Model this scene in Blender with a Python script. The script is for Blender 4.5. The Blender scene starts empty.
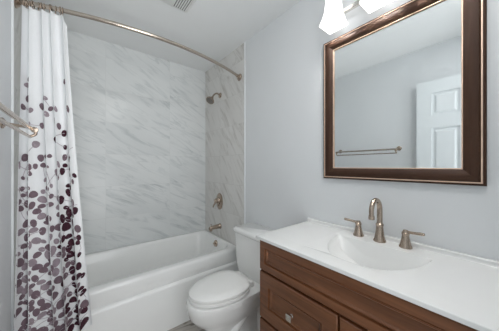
import bpy, bmesh, math, random
from mathutils import Vector, Matrix
random.seed(7)
S = bpy.context.scene
COL = S.collection
PI = math.pi

# ------------------------------------------------------------------ camera, world, lights, exposure
CZ = 1.257
YAW = math.atan(167.5 / 209.0)
cam_d = bpy.data.cameras.new('camera')
cam = bpy.data.objects.new('camera', cam_d)
COL.objects.link(cam)
cam.location = (0, 0, CZ)
cam.rotation_euler = (PI / 2, 0, -YAW)
cam_d.sensor_width = 36
cam_d.lens = 36 * 209 / 499
cam_d.shift_y = 0.001
cam_d.clip_start = 0.02
S.camera = cam

world = bpy.data.worlds.new('world')
S.world = world
world.use_nodes = True
world.node_tree.nodes['Background'].inputs[0].default_value = (0.86, 0.93, 1.0, 1)
world.node_tree.nodes['Background'].inputs[1].default_value = 0.6

S.view_settings.view_transform = 'Standard'
S.view_settings.look = 'None'
S.view_settings.gamma = 1
S.view_settings.use_curve_mapping = False
S.view_settings.exposure = 0.17


def area(name, loc, target, sx, sy, power, color):
    d = bpy.data.lights.new(name, 'AREA')
    d.shape = 'RECTANGLE'
    d.size, d.size_y, d.energy, d.color = sx, sy, power, color
    o = bpy.data.objects.new(name, d)
    COL.objects.link(o)
    o.location = loc
    o.rotation_euler = (Vector(target) - Vector(loc)).to_track_quat('-Z', 'Y').to_euler()
    return o


# added main fill, unseen behind the camera, shining in through the open doorway
area('doorway_fill_light', (0.25, -1.0, 1.30), (0.40, 1.4, 1.35), 1.3, 1.7, 16, (0.97, 0.985, 1.0))
# added low fill tilted up through the doorway to brighten the bathroom ceiling
area('ceiling_fill_light', (0.25, -0.85, 0.45), (0.40, 1.5, 2.44), 0.9, 0.5, 3.6, (1.0, 0.995, 0.98)).data.spread = math.radians(80)
# added downward fill inside the doorway, unseen, lifting counter, toilet and left wall
area('overhead_fill_light', (0.45, 0.0, 2.40), (0.62, 0.75, 0.5), 0.35, 0.18, 4.5, (1.0, 0.99, 0.975))
S.cycles.diffuse_bounces = 8
S.cycles.max_bounces = 12


# ------------------------------------------------------------------ materials
def mat(name, color, rough=0.5, metal=0.0, spec=0.5, noise=0.0, nscale=8.0, coat=0.0, bump=0.0, bscale=60):
    m = bpy.data.materials.new(name)
    m.use_nodes = True
    nt = m.node_tree
    b = nt.nodes['Principled BSDF']
    b.inputs['Base Color'].default_value = (*color, 1)
    b.inputs['Roughness'].default_value = rough
    b.inputs['Metallic'].default_value = metal
    b.inputs['Specular IOR Level'].default_value = spec
    b.inputs['Coat Weight'].default_value = coat
    tc = nt.nodes.new('ShaderNodeTexCoord')
    if noise > 0:
        n = nt.nodes.new('ShaderNodeTexNoise')
        n.inputs['Scale'].default_value = nscale
        n.inputs['Detail'].default_value = 4
        r = nt.nodes.new('ShaderNodeValToRGB')
        r.color_ramp.elements[0].position = 0.3
        r.color_ramp.elements[1].position = 0.7
        r.color_ramp.elements[0].color = (*[c * (1 - noise) for c in color], 1)
        r.color_ramp.elements[1].color = (*[min(1, c * (1 + noise)) for c in color], 1)
        nt.links.new(tc.outputs['Object'], n.inputs['Vector'])
        nt.links.new(n.outputs['Fac'], r.inputs['Fac'])
        nt.links.new(r.outputs['Color'], b.inputs['Base Color'])
    if bump > 0:
        n2 = nt.nodes.new('ShaderNodeTexNoise')
        n2.inputs['Scale'].default_value = bscale
        bp = nt.nodes.new('ShaderNodeBump')
        bp.inputs['Strength'].default_value = bump
        bp.inputs['Distance'].default_value = 0.004
        nt.links.new(tc.outputs['Object'], n2.inputs['Vector'])
        nt.links.new(n2.outputs['Fac'], bp.inputs['Height'])
        nt.links.new(bp.outputs['Normal'], b.inputs['Normal'])
    return m


def mnode(nt, op, a, b=None):
    n = nt.nodes.new('ShaderNodeMath')
    n.operation = op
    for i, v in enumerate((a, b)):
        if v is None:
            continue
        if isinstance(v, (int, float)):
            n.inputs[i].default_value = v
        else:
            nt.links.new(v, n.inputs[i])
    return n.outputs[0]


def marble(name, axis, u0, v0, tw, th, base, vein, grout, rough=0.25, slant=0.55, vaxis='Z', vein_amt=1.0, gap=0.0018):
    """polished marble-look tiles laid in a grid: cells of tw x th, each with its own soft slanted veins"""
    m = bpy.data.materials.new(name)
    m.use_nodes = True
    nt = m.node_tree
    b = nt.nodes['Principled BSDF']
    b.inputs['Roughness'].default_value = rough
    b.inputs['Specular IOR Level'].default_value = 0.4
    tc = nt.nodes.new('ShaderNodeTexCoord')
    sp = nt.nodes.new('ShaderNodeSeparateXYZ')
    nt.links.new(tc.outputs['Object'], sp.inputs[0])
    u, v = sp.outputs[axis], sp.outputs[vaxis]
    tu = mnode(nt, 'DIVIDE', mnode(nt, 'SUBTRACT', u, u0), tw)
    tv = mnode(nt, 'DIVIDE', mnode(nt, 'SUBTRACT', v, v0), th)
    fu, fv = mnode(nt, 'FLOOR', tu), mnode(nt, 'FLOOR', tv)
    # distance to the nearest joint
    du = mnode(nt, 'MULTIPLY', mnode(nt, 'SUBTRACT', 0.5, mnode(nt, 'ABSOLUTE', mnode(nt, 'SUBTRACT', mnode(nt, 'FRACT', tu), 0.5))), tw)
    dv = mnode(nt, 'MULTIPLY', mnode(nt, 'SUBTRACT', 0.5, mnode(nt, 'ABSOLUTE', mnode(nt, 'SUBTRACT', mnode(nt, 'FRACT', tv), 0.5))), th)
    joint = mnode(nt, 'LESS_THAN', mnode(nt, 'MINIMUM', du, dv), gap)
    # slanted vein coordinates
    c, s = math.cos(slant), math.sin(slant)
    along = mnode(nt, 'SUBTRACT', mnode(nt, 'MULTIPLY', u, c), mnode(nt, 'MULTIPLY', v, s))
    across = mnode(nt, 'ADD', mnode(nt, 'MULTIPLY', u, s), mnode(nt, 'MULTIPLY', v, c))
    seed = mnode(nt, 'ADD', mnode(nt, 'MULTIPLY', fu, 7.31), mnode(nt, 'MULTIPLY', fv, 3.77))

    def streak(sa, sc, off, detail, dist):
        cb = nt.nodes.new('ShaderNodeCombineXYZ')
        nt.links.new(mnode(nt, 'MULTIPLY', along, sa), cb.inputs[0])
        nt.links.new(mnode(nt, 'MULTIPLY', across, sc), cb.inputs[1])
        nt.links.new(mnode(nt, 'ADD', seed, off), cb.inputs[2])
        n = nt.nodes.new('ShaderNodeTexNoise')
        n.inputs['Scale'].default_value = 1
        n.inputs['Detail'].default_value = detail
        n.inputs['Roughness'].default_value = 0.55
        n.inputs['Distortion'].default_value = dist
        nt.links.new(cb.outputs[0], n.inputs['Vector'])
        return n.outputs['Fac']

    def band(fac, lo, hi):
        mr = nt.nodes.new('ShaderNodeMapRange')
        mr.interpolation_type = 'SMOOTHSTEP'
        mr.inputs[1].default_value, mr.inputs[2].default_value = lo, hi
        nt.links.new(fac, mr.inputs[0])
        return mr.outputs[0]

    n1 = band(streak(2.6, 15, 0.0, 5, 0.7), 0.50, 0.74)
    ridge = mnode(nt, 'ABSOLUTE', mnode(nt, 'SUBTRACT', streak(2.0, 12, 40.0, 4, 0.8), 0.5))
    n2 = mnode(nt, 'MULTIPLY', mnode(nt, 'SUBTRACT', 1, band(ridge, 0.0, 0.045)), band(streak(2, 4, 80.0, 2, 0), 0.45, 0.65))
    n3 = band(streak(1.2, 3.0, 120.0, 2, 0.3), 0.35, 0.75)
    amt = mnode(nt, 'ADD', mnode(nt, 'MULTIPLY', n1, 0.62 * vein_amt), mnode(nt, 'MULTIPLY', n2, 0.38 * vein_amt))
    amt = mnode(nt, 'MINIMUM', mnode(nt, 'ADD', amt, mnode(nt, 'MULTIPLY', n3, 0.22 * vein_amt)), 1.0)
    mix = nt.nodes.new('ShaderNodeMix')
    mix.data_type = 'RGBA'
    mix.inputs[6].default_value = (*base, 1)
    mix.inputs[7].default_value = (*vein, 1)
    nt.links.new(amt, mix.inputs[0])
    mix2 = nt.nodes.new('ShaderNodeMix')
    mix2.data_type = 'RGBA'
    nt.links.new(joint, mix2.inputs[0])
    nt.links.new(mix.outputs[2], mix2.inputs[6])
    mix2.inputs[7].default_value = (*grout, 1)
    nt.links.new(mix2.outputs[2], b.inputs['Base Color'])
    return m


def wood(name, dark, light, axis, rough=0.35, coat=0.25, spec=0.5):
    m = bpy.data.materials.new(name)
    m.use_nodes = True
    nt = m.node_tree
    b = nt.nodes['Principled BSDF']
    b.inputs['Roughness'].default_value = rough
    b.inputs['Specular IOR Level'].default_value = spec
    b.inputs['Coat Weight'].default_value = coat
    b.inputs['Coat Roughness'].default_value = 0.25
    tc = nt.nodes.new('ShaderNodeTexCoord')
    mp = nt.nodes.new('ShaderNodeMapping')
    mp.inputs['Scale'].default_value = {'X': (2, 40, 40), 'Y': (40, 2, 40), 'Z': (40, 40, 2)}[axis]
    n = nt.nodes.new('ShaderNodeTexNoise')
    n.inputs['Scale'].default_value = 1.4
    n.inputs['Detail'].default_value = 6
    n.inputs['Distortion'].default_value = 0.6
    r = nt.nodes.new('ShaderNodeValToRGB')
    r.color_ramp.elements[0].position, r.color_ramp.elements[1].position = 0.3, 0.72
    r.color_ramp.elements[0].color = (*dark, 1)
    r.color_ramp.elements[1].color = (*light, 1)
    nt.links.new(tc.outputs['Object'], mp.inputs[0])
    nt.links.new(mp.outputs[0], n.inputs['Vector'])
    nt.links.new(n.outputs['Fac'], r.inputs['Fac'])
    nt.links.new(r.outputs['Color'], b.inputs['Base Color'])
    return m


M_wall = mat('wall_paint', (0.755, 0.775, 0.79), 0.5, spec=0.4, noise=0.01, nscale=3, bump=0.04, bscale=220)
M_ceil = mat('ceiling_paint', (0.83, 0.845, 0.85), 0.85, spec=0.1, noise=0.01, nscale=3)
M_trim = mat('white_trim_paint', (0.80, 0.82, 0.83), 0.35, noise=0.01)
M_door = mat('white_door_paint', (0.73, 0.765, 0.78), 0.35, noise=0.01)
M_tileb = marble('marble_tile_back', 'X', 0.175, 0.455, 0.598, 0.305, (0.76, 0.78, 0.78), (0.43, 0.468, 0.478), (0.70, 0.715, 0.715), vein_amt=0.85, slant=0.5)
M_tiles = marble('marble_tile_side', 'Y', 2.04, 0.455, 0.61, 0.305, (0.76, 0.75, 0.73), (0.47, 0.45, 0.42), (0.64, 0.63, 0.61), slant=-0.95, vein_amt=0.9)
M_floor = marble('stone_floor_tile', 'X', 0.1, 0.0, 0.6, 0.30, (0.58, 0.545, 0.50), (0.20, 0.175, 0.15), (0.42, 0.40, 0.38), rough=0.3, slant=0.25, vaxis='Y', vein_amt=2.2)
M_tub = mat('white_acrylic', (0.91, 0.915, 0.905), 0.22, noise=0.004, coat=0.3)
M_porc = mat('white_porcelain', (0.90, 0.902, 0.89), 0.12, noise=0.004, coat=0.5)
M_seat = mat('white_plastic_seat', (0.89, 0.89, 0.875), 0.25, noise=0.004)
M_top = mat('white_cultured_marble', (0.75, 0.755, 0.745), 0.2, noise=0.006, coat=0.3)
M_nick = mat('brushed_nickel', (0.46, 0.375, 0.305), 0.22, metal=1.0, noise=0.05, nscale=40)
M_rod = mat('satin_rod_nickel', (0.52, 0.455, 0.39), 0.2, metal=1.0, noise=0.05, nscale=40)
M_chrome = mat('polished_nickel', (0.72, 0.70, 0.66), 0.18, metal=1.0, noise=0.03, nscale=40)
M_dark = mat('dark_slot', (0.05, 0.05, 0.05), 0.6, noise=0.05)
M_cab = wood('cherry_wood', (0.100, 0.034, 0.011), (0.205, 0.078, 0.030), 'Y')
M_cabz = wood('cherry_wood_upright', (0.100, 0.034, 0.011), (0.205, 0.078, 0.030), 'Z')
M_fr_h = wood('walnut_frame_level', (0.034, 0.014, 0.007), (0.066, 0.031, 0.017), 'Y', 0.55, 0.0, 0.25)
M_fr_v = wood('walnut_frame_upright', (0.034, 0.014, 0.007), (0.066, 0.031, 0.017), 'Z', 0.55, 0.0, 0.25)
M_bead = mat('copper_bead', (0.78, 0.56, 0.43), 0.35, metal=0.3, noise=0.08, nscale=30)
M_cloth = mat('white_curtain_fabric', (0.84, 0.85, 0.86), 0.9, spec=0.1, noise=0.01, nscale=120)
M_mauve = mat('mauve_print', (0.19, 0.135, 0.158), 0.9, spec=0.1, noise=0.12, nscale=50)
M_grey = mat('grey_mauve_print', (0.33, 0.272, 0.302), 0.9, spec=0.1, noise=0.12, nscale=50)
M_plum = mat('dark_plum_print', (0.065, 0.026, 0.038), 0.9, spec=0.1, noise=0.15, nscale=50)
M_stem = mat('stem_print', (0.50, 0.45, 0.49), 0.9, spec=0.1, noise=0.05)
M_vent = mat('vent_plastic', (0.76, 0.77, 0.76), 0.5, noise=0.01)

M_mir = bpy.data.materials.new('mirror_glass')
M_mir.use_nodes = True
_b = M_mir.node_tree.nodes['Principled BSDF']
_b.inputs['Base Color'].default_value = (0.90, 0.935, 0.94, 1)
_b.inputs['Metallic'].default_value = 1
_b.inputs['Roughness'].default_value = 0.01


def glow(name, color, strength):
    m = bpy.data.materials.new(name)
    m.use_nodes = True
    b = m.node_tree.nodes['Principled BSDF']
    b.inputs['Base Color'].default_value = (0.9, 0.9, 0.9, 1)
    b.inputs['Roughness'].default_value = 0.3
    b.inputs['Emission Color'].default_value = (*color, 1)
    b.inputs['Emission Strength'].default_value = strength
    return m


M_shade = glow('frosted_glass_lit', (1.0, 0.985, 0.965), 1.0)
M_bulb = glow('lit_bulb', (1.0, 0.98, 0.96), 160.0)


# ------------------------------------------------------------------ helpers
def finish(name, bm, m, parent=None, smooth=None, loc=None):
    me = bpy.data.meshes.new(name)
    bmesh.ops.recalc_face_normals(bm, faces=bm.faces)
    bm.to_mesh(me)
    bm.free()
    for k in (m if isinstance(m, (list, tuple)) else [m]):
        me.materials.append(k)
    if smooth is not None:
        for p in me.polygons:
            p.use_smooth = True
        me.set_sharp_from_angle(angle=math.radians(smooth))
    o = bpy.data.objects.new(name, me)
    COL.objects.link(o)
    if parent is not None:
        o.parent = parent
    if loc is not None:
        o.location = loc
    return o


def tag(o, label, cat, group=None):
    o['label'] = label
    o['category'] = cat
    if group:
        o['group'] = group
    return o


def thing(name, label, cat, loc=(0, 0, 0), group=None):
    o = bpy.data.objects.new(name, None)
    COL.objects.link(o)
    o.location = loc
    o.empty_display_size = 0.05
    return tag(o, label, cat, group)


def struct(o):
    o['kind'] = 'structure'
    return o


def box(bm, x0, x1, y0, y1, z0, z1, bev=0.0, seg=2):
    t = bmesh.new()
    bmesh.ops.create_cube(t, size=1)
    for v in t.verts:
        v.co = Vector(((x0 + x1) / 2 + v.co.x * (x1 - x0), (y0 + y1) / 2 + v.co.y * (y1 - y0), (z0 + z1) / 2 + v.co.z * (z1 - z0)))
    if bev > 0:
        bmesh.ops.bevel(t, geom=list(t.edges), offset=bev, segments=seg, affect='EDGES', profile=0.5)
    merge(bm, t)


def merge(bm, t, mtx=None):
    if mtx is not None:
        bmesh.ops.transform(t, matrix=mtx, verts=t.verts)
    mp = {}
    for v in t.verts:
        mp[v] = bm.verts.new(v.co)
    for f in t.faces:
        try:
            nf = bm.faces.new([mp[v] for v in f.verts])
            nf.material_index = f.material_index
        except ValueError:
            pass
    t.free()


def rings_loft(bm, rings, cap0=True, cap1=True, closed=False):
    vs = [[bm.verts.new(p) for p in r] for r in rings]
    n = len(vs[0])
    pairs = list(zip(vs[:-1], vs[1:]))
    if closed:
        pairs.append((vs[-1], vs[0]))
    for a, b in pairs:
        for i in range(n):
            j = (i + 1) % n
            bm.faces.new((a[i], a[j], b[j], b[i]))
    if not closed:
        if cap0:
            bm.faces.new(vs[0][::-1])
        if cap1:
            bm.faces.new(vs[-1])
    return vs


def tube(bm, pts, r, n=16, closed=False, caps=True):
    """sweep a circle along a polyline; r a number or a list"""
    pts = [Vector(p) for p in pts]
    m = len(pts)
    rings = []
    up = None
    for i, p in enumerate(pts):
        if closed:
            d = pts[(i + 1) % m] - pts[i - 1]
        else:
            d = pts[min(i + 1, m - 1)] - pts[max(i - 1, 0)]
        d.normalize()
        if up is None:
            up = Vector((0, 0, 1)) if abs(d.z) < 0.9 else Vector((1, 0, 0))
        up = (up - d * up.dot(d)).normalized()
        side = d.cross(up)
        rr = r[i] if isinstance(r, (list, tuple)) else r
        rings.append([p + (up * math.cos(2 * PI * k / n) + side * math.sin(2 * PI * k / n)) * rr for k in range(n)])
    rings_loft(bm, rings, caps, caps, closed)


def lathe(bm, prof, origin, axis=(0, 0, 1), n=28):
    """prof: (radius, height) pairs turned round an axis"""
    a = Vector(axis).normalized()
    q = Vector((0, 0, 1)).rotation_difference(a).to_matrix()
    o = Vector(origin)
    rings = [[o + q @ Vector((max(r, 1e-5) * math.cos(2 * PI * k / n), max(r, 1e-5) * math.sin(2 * PI * k / n), h)) for k in range(n)] for r, h in prof]
    rings_loft(bm, rings)


def rrect(x0, x1, y0, y1, r, z, n=8):
    """rounded rectangle ring at height z"""
    out = []
    for cx, cy, a0 in ((x1 - r, y1 - r, 0), (x0 + r, y1 - r, PI / 2), (x0 + r, y0 + r, PI), (x1 - r, y0 + r, 1.5 * PI)):
        for k in range(n + 1):
            a = a0 + k / n * PI / 2
            out.append(Vector((cx + r * math.cos(a), cy + r * math.sin(a), z)))
    return out


def curve_pts(ctrl, n=10):
    """Catmull-Rom through control points"""
    c = [Vector(p) for p in ctrl]
    c = [c[0] * 2 - c[1]] + c + [c[-1] * 2 - c[-2]]
    out = []
    for i in range(1, len(c) - 2):
        for k in range(n):
            t = k / n
            out.append(0.5 * ((2 * c[i]) + (c[i + 1] - c[i - 1]) * t + (2 * c[i - 1] - 5 * c[i] + 4 * c[i + 1] - c[i + 2]) * t * t + (3 * c[i] - c[i - 1] - 3 * c[i + 1] + c[i + 2]) * t ** 3))
    out.append(c[-2])
    return out


# ------------------------------------------------------------------ the room
XL, XR, YB, YN, H = -0.280, 1.217, 2.40, -0.12, 2.44
TE = 1.592                    # front edge of the shower tiling


def slab(name, m, *dims, bev=0):
    bm = bmesh.new()
    box(bm, *dims, bev=bev)
    return struct(finish(name, bm, m))


slab('floor', M_floor, XL - 0.1, XR + 0.1, YN - 1.4, YB + 0.1, -0.1, 0)
slab('ceiling', M_ceil, XL - 0.1, XR + 0.1, YN - 0.1, YB + 0.1, H, H + 0.1)
slab('wall_right', M_wall, XR, XR + 0.1, YN - 0.1, TE, 0, H)
slab('wall_left', M_wall, XL - 0.1, XL, YN - 0.1, TE, 0, H)
slab('wall_back', M_tileb, XL - 0.1, XR + 0.1, YB, YB + 0.1, 0, H)
slab('wall_shower_right', M_tiles, XR - 0.004, XR + 0.1, TE, YB, 0, H)
slab('wall_shower_left', M_tiles, XL - 0.1, XL + 0.004, TE, YB, 0, H)
slab('trim_1', M_trim, XR - 0.008, XR - 0.0002, TE - 0.010, TE - 0.0002, 0, H)
slab('trim_2', M_trim, XL + 0.0002, XL + 0.008, TE - 0.010, TE - 0.0002, 0, H)
# near wall with the doorway the picture is taken from
DX0, DX1, DH = -0.15, 0.61, 2.07
bm = bmesh.new()
box(bm, XL - 0.1, DX0, YN - 0.1, YN, 0, H)
box(bm, DX1, XR + 0.1, YN - 0.1, YN, 0, H)
box(bm, DX0, DX1, YN - 0.1, YN, DH, H)
struct(finish('wall_near', bm, M_wall))
slab('baseboard_right', M_trim, XR - 0.014, XR - 0.0003, 0.87, TE - 0.011, 0.0003, 0.09, bev=0.003)
slab('baseboard_left', M_trim, XL + 0.0003, XL + 0.014, 0.66, TE - 0.011, 0.0003, 0.09, bev=0.003)

# open six-panel door lying back against the left wall (seen in the mirror)
door = bpy.data.objects.new('door_1', None)
COL.objects.link(door)
door.location = (XL + 0.052, -0.10, 0)
struct(door)
DW, DT = 0.688, 2.075
bm = bmesh.new()
# leaf with sunk panels on the room side (+X)
cols = [(0.115, 0.31), (0.378, 0.573)]
rows = [(0.22, 0.82), (0.95, 1.62), (1.74, 1.955)]
box(bm, -0.016, 0.010, 0, DW, 0.012, DT)
ys = [0, cols[0][0], cols[0][1], cols[1][0], cols[1][1], DW]
zs = [0.012, rows[0][0], rows[0][1], rows[1][0], rows[1][1], rows[2][0], rows[2][1], DT]
for i in range(5):
    for j in range(7):
        if i % 2 == 1 and j % 2 == 1:
            continue
        box(bm, 0.010, 0.020, ys[i], ys[i + 1], zs[j], zs[j + 1])
finish('door_leaf', bm, M_door, door)
for c in cols:
    for r in rows:
        bm = bmesh.new()
        t = bmesh.new()
        box(t, 0, 0.02, c[0] + 0.018, c[1] - 0.018, r[0] + 0.018, r[1] - 0.018)
        for v in t.verts:
            if v.co.x > 0.01:
                v.co.y += 0.018 if v.co.y < sum(c) / 2 else -0.018
                v.co.z += 0.018 if v.co.z < sum(r) / 2 else -0.018
                v.co.x = 0.018
            else:
                v.co.x = 0.009
        merge(bm, t)
        finish('door_panel', bm, M_door, door)
bm = bmesh.new()
lathe(bm, [(0.03, 0.0), (0.03, 0.006), (0.012, 0.01), (0.012, 0.03), (0.026, 0.036), (0.03, 0.05), (0.022, 0.062), (0.0, 0.066)], (0.02, DW - 0.06, 0.95), (1, 0, 0))
finish('door_handle', bm, M_nick, door, smooth=40)

# ------------------------------------------------------------------ bathtub
tub = thing('bathtub', 'white alcove bathtub with stepped apron below the marble tiles', 'bathtub', ((XL + XR) / 2, 2.0, 0))
TX0, TX1, TY0, TY1, TZ = XL + 0.006, XR - 0.006, 1.652, YB - 0.002, 0.462
bm = bmesh.new()
n = 8


def tubring(x0, x1, y0, y1, r, z):
    return rrect(x0, x1, y0, y1, r, z, n)


rings = [
    tubring(TX0, TX1, TY0 - 0.016, TY1, 0.006, 0.0),
    tubring(TX0, TX1, TY0 - 0.016, TY1, 0.006, 0.318),
    tubring(TX0, TX1, TY0 - 0.012, TY1, 0.006, 0.330),
    tubring(TX0, TX1, TY0 + 0.006, TY1, 0.006, 0.340),
    tubring(TX0, TX1, TY0 + 0.004, TY1, 0.006, 0.352),
    tubring(TX0, TX1, TY0, TY1, 0.008, 0.440),
    tubring(TX0 + 0.003, TX1 - 0.003, TY0 + 0.005, TY1, 0.012, 0.456),
    tubring(TX0 + 0.008, TX1 - 0.008, TY0 + 0.016, TY1 - 0.004, 0.02, TZ),
    tubring(TX0 + 0.07, TX1 - 0.038, TY0 + 0.075, TY1 - 0.045, 0.11, TZ),
    tubring(TX0 + 0.078, TX1 - 0.045, TY0 + 0.083, TY1 - 0.052, 0.115, TZ - 0.006),
    tubring(TX0 + 0.088, TX1 - 0.051, TY0 + 0.090, TY1 - 0.060, 0.12, TZ - 0.024),
    tubring(TX0 + 0.16, TX1 - 0.07, TY0 + 0.105, TY1 - 0.075, 0.13, 0.28),
    tubring(TX0 + 0.27, TX1 - 0.12, TY0 + 0.125, TY1 - 0.095, 0.13, 0.13),
    tubring(TX0 + 0.31, TX1 - 0.15, TY0 + 0.15, TY1 - 0.12, 0.12, 0.10),
    tubring(TX0 + 0.36, TX1 - 0.20, TY0 + 0.20, TY1 - 0.17, 0.08, 0.092),
]
rings_loft(bm, rings)
t_l = Vector(tub.location)
bmesh.ops.translate(bm, vec=-t_l, verts=bm.verts)
finish('basin', bm, M_tub, tub, smooth=50)
bm = bmesh.new()
ov = Vector((TX1 - 0.0545, 2.035, 0.402))
axv = Vector((-1, 0, 0.13))
lathe(bm, [(0.036, -0.008), (0.036, 0.006), (0.031, 0.012), (0.012, 0.0135), (0.0, 0.014)], ov - t_l, axv)
of = finish('overflow_plate', bm, M_nick, tub, smooth=40)
of['label'] = 'round brushed nickel overflow plate'
bm = bmesh.new()
lathe(bm, [(0.009, 0.0), (0.009, 0.02), (0.006, 0.024), (0.0, 0.025)], ov + axv.normalized() * 0.013 - t_l, axv)
finish('overflow_knob', bm, M_nick, of, smooth=40)
bm = bmesh.new()
lathe(bm, [(0.035, -0.003), (0.035, 0.003), (0.028, 0.005), (0.026, 0.002), (0.0, 0.002)], Vector((TX1 - 0.32, 2.03, 0.0925)) - t_l)
dr = finish('drain', bm, M_nick, tub, smooth=40)
dr['label'] = 'brushed nickel drain'

# ------------------------------------------------------------------ shower fittings on the right tile wall
TX = XR - 0.004
FY = 2.04
sh = thing('shower_sprayer', 'brushed nickel shower head on a bent arm high on the tile wall', 'shower head', (TX, FY, 2.05))
bm = bmesh.new()
lathe(bm, [(0.030, 0.0), (0.030, 0.004), (0.022, 0.012), (0.014, 0.016), (0.0, 0.016)], (0, 0, 0), (-1, 0, 0))
finish('wall_flange', bm, M_nick, sh, smooth=40)
bm = bmesh.new()
arm = curve_pts([(0.0, 0, 0), (-0.045, -0.004, 0.012), (-0.085, -0.012, -0.012), (-0.112, -0.02, -0.052)], 8)
tube(bm, arm, 0.0085, 14)
finish('arm', bm, M_nick, sh, smooth=50)
hd = Vector((-0.112, -0.02, -0.052))
da = Vector((-0.62, -0.25, -0.75)).normalized()
bm = bmesh.new()
lathe(bm, [(0.0, -0.008), (0.014, -0.006), (0.016, 0.006), (0.014, 0.016), (0.020, 0.022), (0.040, 0.040), (0.046, 0.050), (0.046, 0.058), (0.042, 0.060), (0.0, 0.060)], hd, da)
hh = finish('spray_head', bm, M_nick, sh, smooth=40)
bm = bmesh.new()
lathe(bm, [(0.0, 0.058), (0.038, 0.058), (0.036, 0.063), (0.0, 0.064)], hd, da)
finish('spray_face', bm, mat('spray_face_grey', (0.22, 0.20, 0.18), 0.4, metal=0.4, noise=0.3, nscale=300), hh, smooth=40)

va = thing('shower_valve', 'brushed nickel oval shower valve plate with lever on the tile wall', 'shower valve', (TX, FY + 0.01, 0.86))
bm = bmesh.new()
rr = []
for f, h in ((1.0, 0.0), (1.0, 0.006), (0.9, 0.012), (0.6, 0.015), (0.02, 0.016)):
    rr.append([Vector((-h, 0.066 * f * math.cos(a), 0.093 * f * math.sin(a))) for a in [2 * PI * k / 36 for k in range(36)]])
rings_loft(bm, rr)
finish('escutcheon', bm, M_nick, va, smooth=40)
bm = bmesh.new()
lathe(bm, [(0.034, 0.012), (0.033, 0.024), (0.026, 0.032), (0.026, 0.048), (0.022, 0.060), (0.0, 0.064)], (0, 0, 0.01), (-1, 0, 0))
kb = finish('valve_handle', bm, M_nick, va, smooth=40)
bm = bmesh.new()
tube(bm, curve_pts([(-0.042, 0.0, 0.006), (-0.05, 0.024, -0.022), (-0.052, 0.05, -0.052), (-0.048, 0.064, -0.072)], 6), [0.012] * 6 + [0.009] * 6 + [0.008] * 6 + [0.006], 12)
finish('lever', bm, M_nick, kb, smooth=50)

ts = thing('tub_spout', 'brushed nickel tub spout above the overflow plate', 'tub spout', (TX, FY, 0.583))
bm = bmesh.new()
rr = []
for x, ry, rz, dz in ((0.0, 0.030, 0.030, 0), (0.006, 0.030, 0.030, 0), (0.012, 0.026, 0.026, 0), (0.05, 0.023, 0.024, 0.0), (0.09, 0.022, 0.022, -0.002), (0.118, 0.021, 0.021, -0.005), (0.132, 0.019, 0.020, -0.007), (0.138, 0.012, 0.014, -0.008)):
    rr.append([Vector((-x, ry * math.cos(a), dz + rz * math.sin(a))) for a in [2 * PI * k / 24 for k in range(24)]])
rings_loft(bm, rr)
sp = finish('spout_body', bm, M_nick, ts, smooth=40)
bm = bmesh.new()
lathe(bm, [(0.017, -0.036), (0.017, -0.020), (0.015, -0.012), (0.0, -0.012)], (-0.118, 0, 0.0))
finish('outlet', bm, M_nick, sp, smooth=40)
bm = bmesh.new()
lathe(bm, [(0.004, 0.012), (0.004, 0.026), (0.009, 0.030), (0.009, 0.036), (0.0, 0.038)], (-0.115, 0, 0))
finish('diverter_knob', bm, M_nick, sp, smooth=40)

# ------------------------------------------------------------------ curved rod, rings and curtain
ROD_Z = 2.13
ROD_Y = 1.668
SAG = 0.155


def rod_y(x):
    c, h = (XL + XR) / 2, (XR - XL) / 2
    return ROD_Y - 0.03 * max(0, (XR - x) / (XR - XL)) - SAG * (1 - ((x - c) / h) ** 2)


rod = thing('curtain_rod', 'bowed brushed nickel shower curtain rod across the tub alcove', 'curtain rod', ((XL + XR) / 2, ROD_Y - SAG, ROD_Z))
rl = Vector(rod.location)
bm = bmesh.new()
x_a, x_b = XL + 0.016, XR - 0.016
tube(bm, [Vector((x_a + (x_b - x_a) * k / 60, rod_y(x_a + (x_b - x_a) * k / 60), ROD_Z)) - rl for k in range(61)], 0.0125, 16)
finish('rod', bm, M_rod, rod, smooth=50)
for x, sx in ((XL + 0.004, 1), (XR - 0.004, -1)):
    bm = bmesh.new()
    ey = rod_y(x)
    d = Vector((sx, -sx * 0 - 0.36, 0)).normalized()
    lathe(bm, [(0.034, 0.0), (0.034, 0.005), (0.026, 0.012), (0.022, 0.018), (0.0, 0.018)], Vector((x, ey, ROD_Z)) - rl, (sx, 0, 0))
    lathe(bm, [(0.016, 0.004), (0.016, 0.05), (0.0, 0.05)], Vector((x, ey, ROD_Z)) - rl, d)
    finish('wall_flange', bm, M_nick, rod, smooth=40)

CUR_TOP, CUR_BOT = 2.106, 0.30
NF = 5.2


def cur(s, w):
    """curtain surface: s 0..1 from the left wall to the free edge, w 0 at the top to 1 at the hem"""
    x_top = -0.252 + 0.186 * s
    x_bot = -0.262 + 0.297 * s
    x = x_top + (x_bot - x_top) * (w ** 1.25)
    z = CUR_TOP + (CUR_BOT - CUR_TOP) * w
    # the free edge droops past the last ring, and the hem rises a little there
    z -= 0.055 * max(0, (s - 0.86) / 0.14) ** 1.5 * (1 - w) ** 4
    z += 0.04 * max(0, (s - 0.82) / 0.18) ** 1.2 * w ** 6
    yb = rod_y(x_top) - 0.004
    ph = 2 * PI * (NF * s + 0.30 * math.sin(5.3 * s + 1.2 * w) + 0.16 * math.sin(11 * s) + 0.1)
    amp = 0.017 + 0.007 * w
    y = yb + amp * math.cos(ph) * (0.8 + 0.25 * math.sin(9 * s + 1)) - (0.055 + 0.02 * (1 - s)) * w ** 1.3
    x += 0.010 * math.sin(ph * 1.0 + 0.6) * (0.5 + 0.6 * w)
    return Vector((x, y, z))


def cur_n(s, w):
    e = 1e-3
    du = cur(min(1, s + e), w) - cur(max(0, s - e), w)
    dv = cur(s, min(1, w + e)) - cur(s, max(0, w - e))
    return du.cross(dv).normalized() * 1.0


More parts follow.
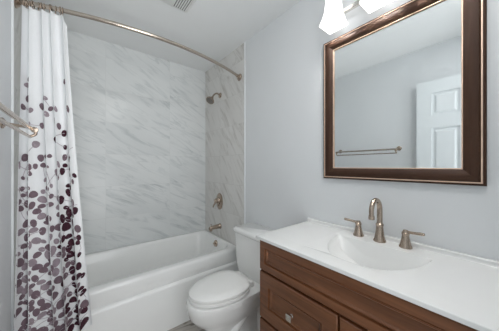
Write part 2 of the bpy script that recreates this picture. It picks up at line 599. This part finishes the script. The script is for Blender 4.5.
bm = bmesh.new()
NS, NW = 200, 60
g = [[bm.verts.new(cur(i / NS, j / NW)) for i in range(NS + 1)] for j in range(NW + 1)]
for j in range(NW):
    for i in range(NS):
        bm.faces.new((g[j][i], g[j][i + 1], g[j + 1][i + 1], g[j + 1][i]))
# cloth width along s so that printed leaves keep their shape on the pleats
WID = [0.0]
for i in range(NS):
    WID.append(WID[-1] + (cur((i + 1) / NS, 0.6) - cur(i / NS, 0.6)).length)
LEN = CUR_TOP - CUR_BOT


def s_of(d):
    d = min(max(d, 0), WID[-1])
    for i in range(NS):
        if WID[i + 1] >= d:
            return (i + (d - WID[i]) / max(1e-9, WID[i + 1] - WID[i])) / NS
    return 1.0


def printed(points, idx, lift=0.0012):
    """a flat print outline given in cloth metres (across, down), laid on the cloth as a fan of small faces"""
    c = Vector((sum(p[0] for p in points) / len(points), sum(p[1] for p in points) / len(points)))
    if min(p[0] for p in points) < 0.004 or max(p[0] for p in points) > WID[-1] - 0.004 or max(p[1] for p in points) > LEN - 0.006:
        return
    def P(a, b):
        s, w = s_of(a), b / LEN
        nn = cur_n(s, w)
        if nn.y > 0 and abs(nn.y) > 0.2:
            nn = -nn
        p = cur(s, w)
        return p, nn
    rings = []
    for f in (0.35, 0.7, 1.0):
        rings.append([P(c.x + (p[0] - c.x) * f, c.y + (p[1] - c.y) * f) for p in points])
    for sgn in (1, -1):
        cp, cn = P(c.x, c.y)
        cv = bm.verts.new(cp + cn * lift * sgn)
        rv = [[bm.verts.new(p + nn * lift * sgn) for p, nn in r] for r in rings]
        k = len(points)
        for i in range(k):
            j = (i + 1) % k
            f = bm.faces.new((cv, rv[0][i], rv[0][j])); f.material_index = idx
            for a, b in ((0, 1), (1, 2)):
                f = bm.faces.new((rv[a][i], rv[b][i], rv[b][j], rv[a][j])); f.material_index = idx


def leaf(a, b, size, ang, idx, slim):
    pts = []
    for k in range(12):
        t = 2 * PI * k / 12
        r = 1.0 + 0.10 * math.cos(t) + 0.05 * math.sin(3 * t + ang)
        x, y = size * r * math.cos(t), size * slim * r * math.sin(t)
        pts.append((a + x * math.cos(ang) - y * math.sin(ang), b + x * math.sin(ang) + y * math.cos(ang)))
    printed(pts, idx)


def stem(a0, b0, a1, b1):
    d = Vector((a1 - a0, b1 - b0))
    if d.length < 1e-4:
        return
    nn = Vector((-d.y, d.x)).normalized() * 0.0012
    m = 5
    L = []
    R = []
    for k in range(m + 1):
        t = k / m
        cx = a0 + d.x * t + nn.x * 3 * math.sin(PI * t)
        cy = b0 + d.y * t + nn.y * 3 * math.sin(PI * t)
        L.append((cx - nn.x, cy - nn.y))
        R.append((cx + nn.x, cy + nn.y))
    printed(L + R[::-1], 4, 0.0009)


placed = []
W = WID[-1]
tries = 0
while tries < 4200:
    tries += 1
    a, b = random.uniform(0.012, W - 0.012), random.uniform(0.33, LEN - 0.02)
    f = b / LEN
    if f < 0.42:
        den = 0.018
    elif f < 0.55:
        den = 0.02 + (f - 0.42) / 0.13 * 0.14
    else:
        den = min(0.85, 0.18 + (f - 0.55) * 2.2)
    # leaves come in drifts
    den *= 0.55 + 0.75 * (0.5 + 0.5 * math.sin(13 * a + 2.0 * math.sin(7 * b)))
    if random.random() > den:
        continue
    size = random.uniform(0.012, 0.024) * (0.95 + 0.25 * (f > 0.55))
    if f < 0.4:
        size = random.uniform(0.017, 0.022)
    if any((a - q[0]) ** 2 + (b - q[1]) ** 2 < (0.74 * (size + q[2])) ** 2 for q in placed):
        continue
    placed.append((a, b, size))
    right = a / W
    u = random.random()
    if right > 0.70:
        idx = 3 if u < 0.72 else 1
    elif right > 0.5:
        idx = 3 if u < 0.15 else (1 if u < 0.62 else 2)
    else:
        idx = 1 if u < 0.66 else 2
    leaf(a, b, size, random.uniform(0, PI), idx, random.uniform(0.62, 0.92))
for i, q in enumerate(placed):
    if i % 2 == 0:
        near = [p for p in placed if 0.03 < math.hypot(p[0] - q[0], p[1] - q[1]) < 0.12 and p[1] > q[1]]
        if near:
            p = random.choice(near)
            stem(q[0], q[1], p[0], p[1])
        elif q[1] < LEN * 0.45:
            stem(q[0], q[1], q[0] + random.uniform(-0.015, 0.015), q[1] + 0.09)
curtain = finish('shower_curtain', bm, [M_cloth, M_mauve, M_grey, M_plum, M_stem], smooth=60)
tag(curtain, 'white shower curtain printed with mauve and plum leaves, bunched at the left', 'shower curtain')
ring0 = None
for k in range(12):
    s = (k + 0.35) / 12.6
    p = cur(s, 0.0)
    c = Vector((p.x, rod_y(p.x), ROD_Z))
    if ring0 is None:
        bm = bmesh.new()
        tube(bm, [Vector((0, 0.0165 * math.cos(a), -0.005 + 0.020 * math.sin(a))) for a in [2 * PI * q / 24 for q in range(24)]], 0.0022, 8, closed=True)
        ring0 = finish('curtain_ring', bm, M_nick, smooth=60)
        o = ring0
    else:
        o = ring0.copy()
        COL.objects.link(o)
    o.location = c
    o.rotation_euler = (0, 0, random.uniform(-0.25, 0.25))
    tag(o, 'metal ring holding the leaf-print curtain on the bowed rod', 'curtain ring', 'curtain rings on the rod')

# ------------------------------------------------------------------ double towel bar on the left wall
tb = thing('towel_bar', 'brushed nickel double towel bar on the left wall beside the curtain', 'towel bar', (XL, 1.08, 1.437))
Y0, Y1 = -0.325, 0.335
for nm, x, z, r in (('upper_rail', 0.088, 0.0, 0.0095), ('lower_rail', 0.088, -0.042, 0.0065)):
    bm = bmesh.new()
    tube(bm, [(x, Y0 + (Y1 - Y0) * k / 8, z) for k in range(9)], r, 14)
    finish(nm, bm, M_rod, tb, smooth=50)
for y in (Y0, Y1):
    bm = bmesh.new()
    tube(bm, curve_pts([(0.0, y, 0.012), (0.035, y, 0.008), (0.088, y, 0.0), (0.106, y, -0.012), (0.106, y, -0.03), (0.088, y, -0.042)], 5), 0.0065, 12)
    lathe(bm, [(0.024, 0.0), (0.024, 0.006), (0.012, 0.014), (0.0, 0.014)], (0.0, y, 0.012), (1, 0, 0))
    ar = finish('end_bracket', bm, M_nick, tb, smooth=50)
    bm = bmesh.new()
    sg = 1 if y > 0 else -1
    lathe(bm, [(0.0, -0.012), (0.013, -0.010), (0.014, 0.0), (0.012, 0.008), (0.007, 0.013), (0.0, 0.014)], (0.104, y, -0.008), (0, sg, 0), 18)
    finish('end_knob', bm, M_nick, ar, smooth=50)

# ------------------------------------------------------------------ toilet
TC = 1.255
toi = thing('toilet', 'white two-piece toilet with closed lid between tub and vanity', 'toilet', (0.86, TC, 0))
tl = Vector(toi.location)


def egg(cx, af, ab, b, z, ef=2.0, eb=2.6, n=48):
    out = []
    for k in range(n):
        t = 2 * PI * k / n
        c, s_ = math.cos(t), math.sin(t)
        e = eb if c > 0 else ef
        a = ab if c > 0 else af
        out.append(Vector((cx + a * math.copysign(abs(c) ** (2 / e), c), TC + b * math.copysign(abs(s_) ** (2 / e), s_), z)) - tl)
    return out


bm = bmesh.new()
rings_loft(bm, [
    egg(0.88, 0.265, 0.24, 0.122, 0.0005, 2.4, 3.2),
    egg(0.88, 0.265, 0.24, 0.122, 0.02, 2.4, 3.2),
    egg(0.88, 0.236, 0.235, 0.106, 0.05, 2.3, 3.2),
    egg(0.88, 0.230, 0.235, 0.100, 0.12, 2.2, 3.0),
    egg(0.87, 0.242, 0.24, 0.110, 0.19, 2.2, 3.0),
    egg(0.84, 0.275, 0.27, 0.138, 0.245, 2.1, 3.0),
    egg(0.81, 0.283, 0.32, 0.160, 0.295, 2.1, 3.0),
    egg(0.80, 0.283, 0.35, 0.166, 0.345, 2.1, 3.2),
    egg(0.80, 0.286, 0.36, 0.173, 0.375, 2.1, 3.4),
    egg(0.80, 0.282, 0.358, 0.170, 0.387, 2.1, 3.4),
    egg(0.80, 0.26, 0.34, 0.150, 0.389, 2.1, 3.4),
])
finish('bowl', bm, M_porc, toi, smooth=50)
# visible trapway bulge on the side facing the vanity
for sg in (-1, 1):
    bm = bmesh.new()
    pts = curve_pts([(0.74, sg * 0.055, 0.10), (0.80, sg * 0.075, 0.15), (0.87, sg * 0.088, 0.225), (0.94, sg * 0.094, 0.265), (1.01, sg * 0.094, 0.235), (1.04, sg * 0.09, 0.15), (1.04, sg * 0.088, 0.05)], 6)
    tube(bm, [Vector((p.x, TC + p.y, p.z)) - tl for p in pts], 0.042, 14)
    finish('trapway', bm, M_porc, toi, smooth=60)
bm = bmesh.new()
rings_loft(bm, [
    egg(0.785, 0.242, 0.155, 0.154, 0.3930, 2.05, 2.6),
    egg(0.785, 0.256, 0.160, 0.165, 0.3970, 2.05, 2.6),
    egg(0.785, 0.256, 0.160, 0.165, 0.4120, 2.05, 2.6),
    egg(0.785, 0.245, 0.154, 0.156, 0.4165, 2.05, 2.6),
])
finish('seat', bm, M_seat, toi, smooth=50)
bm = bmesh.new()
rings_loft(bm, [
    egg(0.785, 0.240, 0.150, 0.152, 0.4170, 2.05, 2.6),
    egg(0.785, 0.242, 0.150, 0.154, 0.4215, 2.05, 2.6),
    egg(0.785, 0.255, 0.158, 0.165, 0.4240, 2.05, 2.6),
    egg(0.785, 0.255, 0.158, 0.165, 0.4350, 2.05, 2.6),
    egg(0.785, 0.242, 0.150, 0.154, 0.4420, 2.05, 2.6),
    egg(0.785, 0.173, 0.113, 0.106, 0.4460, 2.05, 2.6),
    egg(0.785, 0.048, 0.038, 0.029, 0.4470, 2.05, 2.6),
])
ld = finish('seat_lid', bm, M_seat, toi, smooth=50)
for sg in (-1, 1):
    bm = bmesh.new()
    box(bm, 0.945 - tl.x, 0.975 - tl.x, sg * 0.075 - 0.022, sg * 0.075 + 0.022, 0.389, 0.424, 0.006)
    finish('hinge', bm, M_seat, toi, smooth=50)
bm = bmesh.new()


def trect(x0, x1, b, r, z):
    return [p - tl for p in rrect(x0, x1, TC - b, TC + b, r, z, 6)]


rings_loft(bm, [
    trect(1.015, 1.195, 0.165, 0.03, 0.388),
    trect(1.008, 1.198, 0.178, 0.035, 0.405),
    trect(1.000, 1.200, 0.186, 0.035, 0.46),
    trect(0.990, 1.204, 0.200, 0.035, 0.712),
])
finish('tank', bm, M_porc, toi, smooth=50)
bm = bmesh.new()
rings_loft(bm, [
    trect(0.984, 1.206, 0.206, 0.035, 0.7125),
    trect(0.979, 1.208, 0.211, 0.038, 0.718),
    trect(0.979, 1.208, 0.211, 0.038, 0.735),
    trect(0.984, 1.206, 0.206, 0.036, 0.744),
    trect(0.996, 1.198, 0.194, 0.030, 0.749),
])
finish('tank_lid', bm, M_porc, toi, smooth=50)
for sg in (-1, 1):
    bm = bmesh.new()
    lathe(bm, [(0.014, -0.002), (0.014, 0.008), (0.010, 0.016), (0.0, 0.018)], Vector((0.80, TC + sg * 0.085, 0.022)) - tl)
    finish('bolt_cap', bm, M_porc, toi, smooth=50)

# ------------------------------------------------------------------ vanity cabinet
VX0, VX1, VY0, VY1, VZ = 0.765, XR - 0.002, -0.03, 0.853, 0.864
van = thing('vanity_cabinet', 'cherry wood bathroom vanity cabinet under the white sink top', 'cabinet', (1.0, (VY0 + VY1) / 2, 0))
vl = Vector(van.location)


def vbox(bm, x0, x1, y0, y1, z0, z1, bev=0.0):
    box(bm, x0 - vl.x, x1 - vl.x, y0 - vl.y, y1 - vl.y, z0, z1, bev, 2)


bm = bmesh.new()
vbox(bm, VX0, VX0 + 0.02, VY0, VY1, 0.09, VZ)                 # face frame
vbox(bm, VX0 + 0.02, VX1, VY1 - 0.018, VY1, 0.0, VZ)          # end panels
vbox(bm, VX0 + 0.02, VX1, VY0, VY0 + 0.018, 0.0, VZ)
vbox(bm, VX0 + 0.02, VX1, VY0 + 0.018, VY1 - 0.018, 0.09, 0.108)
vbox(bm, VX1 - 0.012, VX1, VY0 + 0.018, VY1 - 0.018, 0.108, 0.80)
vbox(bm, VX0 + 0.06, VX0 + 0.075, VY0 + 0.018, VY1 - 0.018, 0.0, 0.09)
finish('carcass', bm, M_cabz, van)


def front(name, y0, y1, z0, z1, rail, raised=True, label=None):
    """framed cabinet front with a recessed, bevelled centre panel facing -X"""
    t = 0.019
    def ring(x, d):
        return [Vector(p) - vl for p in ((x, y0 + d, z0 + d), (x, y1 - d, z0 + d), (x, y1 - d, z1 - d), (x, y0 + d, z1 - d))]
    xb, xf = VX0 - 0.0005, VX0 - t
    bm = bmesh.new()
    rs = [ring(xb, 0), ring(xf + 0.004, 0), ring(xf, 0.004), ring(xf, rail), ring(xf + 0.0125, rail + 0.003), ring(xf + 0.006, rail + 0.006), ring(xf + 0.006, rail + 0.011), ring(xf + 0.0125, rail + 0.017)]
    if raised:
        rs += [ring(xf + 0.0125, rail + 0.022)]
    rings_loft(bm, rs)
    return finish(name, bm, M_cab, van)


def knob(par, y, z):
    bm = bmesh.new()
    o = Vector((VX0 - 0.019, y, z)) - vl
    lathe(bm, [(0.008, 0.0), (0.008, 0.003), (0.006, 0.005), (0.006, 0.017), (0.0, 0.017)], o, (-1, 0, 0), 16)
    box(bm, o.x - 0.027, o.x - 0.015, o.y - 0.015, o.y + 0.015, o.z - 0.015, o.z + 0.015, 0.003)
    k = finish('knob', bm, M_chrome, par, smooth=40)
    k['label'] = 'square satin nickel knob'


front('false_front', VY0 + 0.008, VY1 - 0.008, 0.706, 0.860, 0.036)
YM = 0.402
d1 = front('drawer', YM + 0.004, VY1 - 0.008, 0.452, 0.694, 0.066)
knob(d1, 0.622, 0.575)
d2 = front('drawer', YM + 0.004, VY1 - 0.008, 0.112, 0.440, 0.066)
knob(d2, 0.622, 0.276)
d3 = front('door', VY0 + 0.008, YM - 0.004, 0.112, 0.694, 0.066)
knob(d3, YM - 0.035, 0.62)

# ------------------------------------------------------------------ sink top with moulded basin
CX0, CX1, CY0, CY1, CT = 0.736, XR - 0.001, -0.055, 0.866, 0.881
top = thing('sink_top', 'white moulded sink top with integral basin on the cherry vanity', 'countertop', (1.0, (CY0 + CY1) / 2, 0.8645))
pl_ = Vector(top.location)
BX0, BX1, BY0, BY1 = 0.815, 1.112, 0.19, 0.618
bm = bmesh.new()


def bdepth(x, y):
    if not (BX0 < x < BX1 and BY0 < y < BY1):
        return 0.0
    a = (y - 0.392) / 0.196
    b = (1.105 - x) / 0.283
    e = min((x - BX0) / 0.06, (BX1 - x) / 0.03, (BY1 - y) / 0.17, 1.0)
    k = min(1.0, max(0.0, (y - 0.22) / 0.25))
    ramp = 0.016 * e * k * k * (3 - 2 * k)
    q = abs(a) ** 2.2 + b ** 2.2 if b > 0 else 2
    bowl = 0.10 * (1 - q) ** 0.62 * min(1.0, b / 0.16) if q < 1 else 0.0
    return ramp + bowl


def axis_pts(lo, hi, a, b, n):
    return [lo] + [a + (b - a) * k / n for k in range(n + 1)] + [hi]


gx = axis_pts(CX0 + 0.006, CX1, BX0, BX1, 130)
gy = axis_pts(CY0 + 0.006, CY1 - 0.006, BY0, BY1, 180)
G = [[bm.verts.new(Vector((x, y, CT - bdepth(x, y))) - pl_) for y in gy] for x in gx]
for i in range(len(gx) - 1):
    for j in range(len(gy) - 1):
        bm.faces.new((G[i][j], G[i][j + 1], G[i + 1][j + 1], G[i + 1][j]))
# eased edge and underside round the slab
loop = [G[0][j] for j in range(len(gy))] + [G[i][-1] for i in range(1, len(gx))] + [G[-1][j] for j in range(len(gy) - 2, -1, -1)] + [G[i][0] for i in range(len(gx) - 2, 0, -1)]


def off(v, d, z):
    p = v.co + pl_
    x, y = p.x, p.y
    if abs(x - (CX0 + 0.006)) < 1e-6:
        x -= d
    if abs(y - (CY0 + 0.006)) < 1e-6:
        y -= d
    if abs(y - (CY1 - 0.006)) < 1e-6:
        y += d
    return Vector((x, y, z)) - pl_


prev = loop
for d, z in ((0.0045, CT - 0.0006), (0.006, CT - 0.0025), (0.006, CT - 0.0145), (0.005, CT - 0.0162), (-0.03, CT - 0.0162)):
    cur_l = [bm.verts.new(off(v, d, z)) for v in loop]
    for i in range(len(loop)):
        j = (i + 1) % len(loop)
        bm.faces.new((prev[i], prev[j], cur_l[j], cur_l[i]))
    prev = cur_l
finish('counter', bm, M_top, top, smooth=30)
bm = bmesh.new()
t = bmesh.new()
prof = [(0, 0.0), (-0.0215, 0.0), (-0.0185, 0.003), (-0.017, 0.010), (-0.016, 0.017), (-0.012, 0.021), (0, 0.021)]
rr = [[Vector((CX1 + p[0], y, CT + p[1])) - pl_ for p in prof] for y in (CY0 + 0.001, CY1 - 0.001)]
rings_loft(bm, rr)
finish('back_lip', bm, M_top, top, smooth=35)
bm = bmesh.new()
bcx, bcy = 1.0, 0.392
lathe(bm, [(0.024, -0.004), (0.024, 0.003), (0.019, 0.004), (0.017, 0.002), (0.0, 0.004)], Vector((bcx, bcy, CT - bdepth(bcx, bcy) + 0.001)) - pl_)
dd = finish('drain', bm, M_nick, top, smooth=40)
dd['label'] = 'brushed nickel sink drain'

# ------------------------------------------------------------------ widespread faucet
fx, fy = 1.160, 0.408
fa = thing('faucet', 'brushed nickel gooseneck faucet with two lever handles behind the basin', 'faucet', (fx, fy, CT + 0.0006))
bm = bmesh.new()
lathe(bm, [(0.028, 0.0), (0.028, 0.006), (0.024, 0.012), (0.0205, 0.030), (0.0165, 0.060), (0.0150, 0.075), (0.0175, 0.079), (0.0175, 0.086), (0.0130, 0.092), (0.0, 0.093)], (0, 0, 0))
sb = finish('spout_base', bm, M_nick, fa, smooth=35)
bm = bmesh.new()
R = 0.050
pts = [Vector((0, 0, 0.085)), Vector((0, 0, 0.115)), Vector((0, 0, 0.145))]
for k in range(0, 17):
    a = k / 16 * PI * 1.03
    pts.append(Vector((-R + R * math.cos(a), 0, 0.160 + R * math.sin(a))))
pts.append(pts[-1] + Vector((0.002, 0, -0.018)))
rad = [0.0125] * 3 + [0.0120 - 0.0015 * k / 17 for k in range(17)] + [0.0105]
tube(bm, pts, rad, 18)
e = pts[-1]
lathe(bm, [(0.0, 0.004), (0.0125, 0.004), (0.0135, -0.004), (0.0135, -0.012), (0.011, -0.014), (0.0, -0.014)], e)
finish('spout', bm, M_nick, fa, smooth=50)
for sg in (1, -1):
    y = sg * 0.1055
    bm = bmesh.new()
    lathe(bm, [(0.026, 0.0), (0.026, 0.006), (0.022, 0.012), (0.0185, 0.030), (0.0145, 0.050), (0.0135, 0.056), (0.0155, 0.060), (0.0155, 0.068), (0.011, 0.074), (0.009, 0.080), (0.0, 0.082)], (0.006, y, 0))
    hb = finish('handle', bm, M_nick, fa, smooth=35)
    bm = bmesh.new()
    yd = sg
    tube(bm, [Vector((0.006 - 0.002 * k, y + yd * (-0.004 + 0.0125 * k), 0.071 + 0.0012 * k)) for k in range(7)], [0.0075, 0.0072, 0.0062, 0.0060, 0.0066, 0.0074, 0.0060], 12)
    finish('lever', bm, M_nick, hb, smooth=50)

# ------------------------------------------------------------------ framed mirror
MY0, MY1, MZ0, MZ1 = 0.056, 0.742, 1.180, 2.030
mi = thing('framed_mirror', 'large mirror in a wide dark wood frame above the sink', 'mirror', (XR, (MY0 + MY1) / 2, (MZ0 + MZ1) / 2))
ml = Vector(mi.location)


def mpt(x, d, corner):
    y = (MY0 + d, MY1 - d, MY1 - d, MY0 + d)[corner]
    z = (MZ0 + d, MZ0 + d, MZ1 - d, MZ1 - d)[corner]
    return Vector((XR - x, y, z)) - ml


# profile (height off the wall, distance in from the outer edge)
P_wood = [(0.0, 0.000), (0.020, 0.000), (0.024, 0.004), (0.0245, 0.010)]
P_wide = [(0.0245, 0.014), (0.030, 0.020), (0.0315, 0.030), (0.030, 0.042), (0.025, 0.054), (0.019, 0.061), (0.0185, 0.063)]
for side in range(4):
    c0, c1 = side, (side + 1) % 4
    bm = bmesh.new()
    prof = [(0.0005, 0.0)] + P_wood[1:] + P_wide + [(0.0005, 0.063)]
    rings_loft(bm, [[mpt(x, d, c0) for x, d in prof], [mpt(x, d, c1) for x, d in prof]])
    finish('frame_rail', bm, M_fr_v if side % 2 == 1 else M_fr_h, mi, smooth=30)


def bead(name, x, d, r):
    bm = bmesh.new()
    rr = []
    for c in range(4):
        rr.append([mpt(x + r * math.cos(a), d + r * math.sin(a), c) for a in [2 * PI * k / 10 for k in range(10)]])
    rings_loft(bm, rr, closed=True)
    b = finish(name, bm, M_bead, mi, smooth=60)
    b['label'] = 'thin copper-coloured bead'


bead('outer_bead', 0.0255, 0.0115, 0.0029)
bead('inner_bead', 0.0175, 0.0655, 0.0026)
bm = bmesh.new()
box(bm, -0.012, -0.004, MY0 + 0.06 - ml.y, MY1 - 0.06 - ml.y, MZ0 + 0.06 - ml.z, MZ1 - 0.06 - ml.z)
finish('mirror_glass', bm, M_mir, mi)

# ------------------------------------------------------------------ vanity light: bar with three flared square shades
LZ = 2.25
LY = [0.626, 0.405, 0.184]
vlamp = thing('vanity_light', 'lit three-shade vanity light above the mirror', 'wall light', (XR, 0.405, LZ))
bm = bmesh.new()
box(bm, -0.022, -0.0005, -0.065, 0.065, -0.155, -0.045, 0.006)
finish('wall_plate', bm, M_chrome, vlamp, smooth=40)
bm = bmesh.new()
box(bm, -0.036, -0.022, -0.010, 0.010, -0.118, -0.098)
finish('stand_off', bm, M_chrome, vlamp)
bm = bmesh.new()
box(bm, -0.056, -0.034, -0.29, 0.29, -0.119, -0.097, 0.003)
finish('crossbar', bm, M_chrome, vlamp, smooth=40)
SX = -0.105
for y in LY:
    yy = y - 0.405
    bm = bmesh.new()
    box(bm, SX - 0.006, -0.036, yy - 0.008, yy + 0.008, 0.010, 0.024, 0.002)
    box(bm, -0.052, -0.036, yy - 0.008, yy + 0.008, -0.098, 0.012, 0.002)
    lathe(bm, [(0.020, 0.0), (0.022, 0.006), (0.022, 0.026), (0.014, 0.034), (0.0, 0.036)], (SX, yy, 0.0))
    ho = finish('shade_holder', bm, M_chrome, vlamp, smooth=40)
    bm = bmesh.new()
    rr = []
    out_p = [(0.024, 0.0), (0.029, -0.006), (0.031, -0.04), (0.034, -0.085), (0.039, -0.125), (0.047, -0.160), (0.0575, -0.192), (0.0585, -0.198)]
    in_p = [(h - 0.004, z) for h, z in out_p[1:]]
    in_p[0] = (0.03, -0.010)
    for h, z in out_p + in_p[::-1]:
        rr.append([p + Vector((SX, yy, 0)) for p in rrect(-h, h, -h, h, h * 0.12, z, 3)])
    rings_loft(bm, rr)
    finish('shade', bm, M_shade, ho, smooth=45)
    bm = bmesh.new()
    lathe(bm, [(0.012, -0.011), (0.013, -0.03), (0.022, -0.06), (0.024, -0.08), (0.021, -0.10), (0.012, -0.112), (0.0, -0.114)], (SX, yy, 0.0), n=16)
    finish('bulb', bm, M_bulb, ho, smooth=60)

# ------------------------------------------------------------------ ceiling vent
ve = thing('ceiling_vent', 'white ceiling exhaust vent with a slatted grille', 'vent', (0.49, 1.418, H))
VW, VD = 0.145, 0.135
bm = bmesh.new()
rr = []
for h, z in ((1.0, -0.0005), (1.0, -0.006), (0.93, -0.016), (0.90, -0.018)):
    rr.append([Vector((p.x, p.y, z)) for p in rrect(-VW * h, VW * h, -VD * h, VD * h, 0.012, 0, 4)])
rings_loft(bm, rr)
finish('cover', bm, M_vent, ve, smooth=40)
bm = bmesh.new()
box(bm, 0.030, 0.122, -0.112, 0.115, -0.0195, -0.0182)
finish('dark_opening', bm, M_dark, ve)
for k in range(6):
    bm = bmesh.new()
    x = 0.038 + k * 0.0152
    box(bm, x - 0.0045, x + 0.0045, -0.112, 0.115, -0.025, -0.0196)
    finish('slat', bm, M_vent, ve)
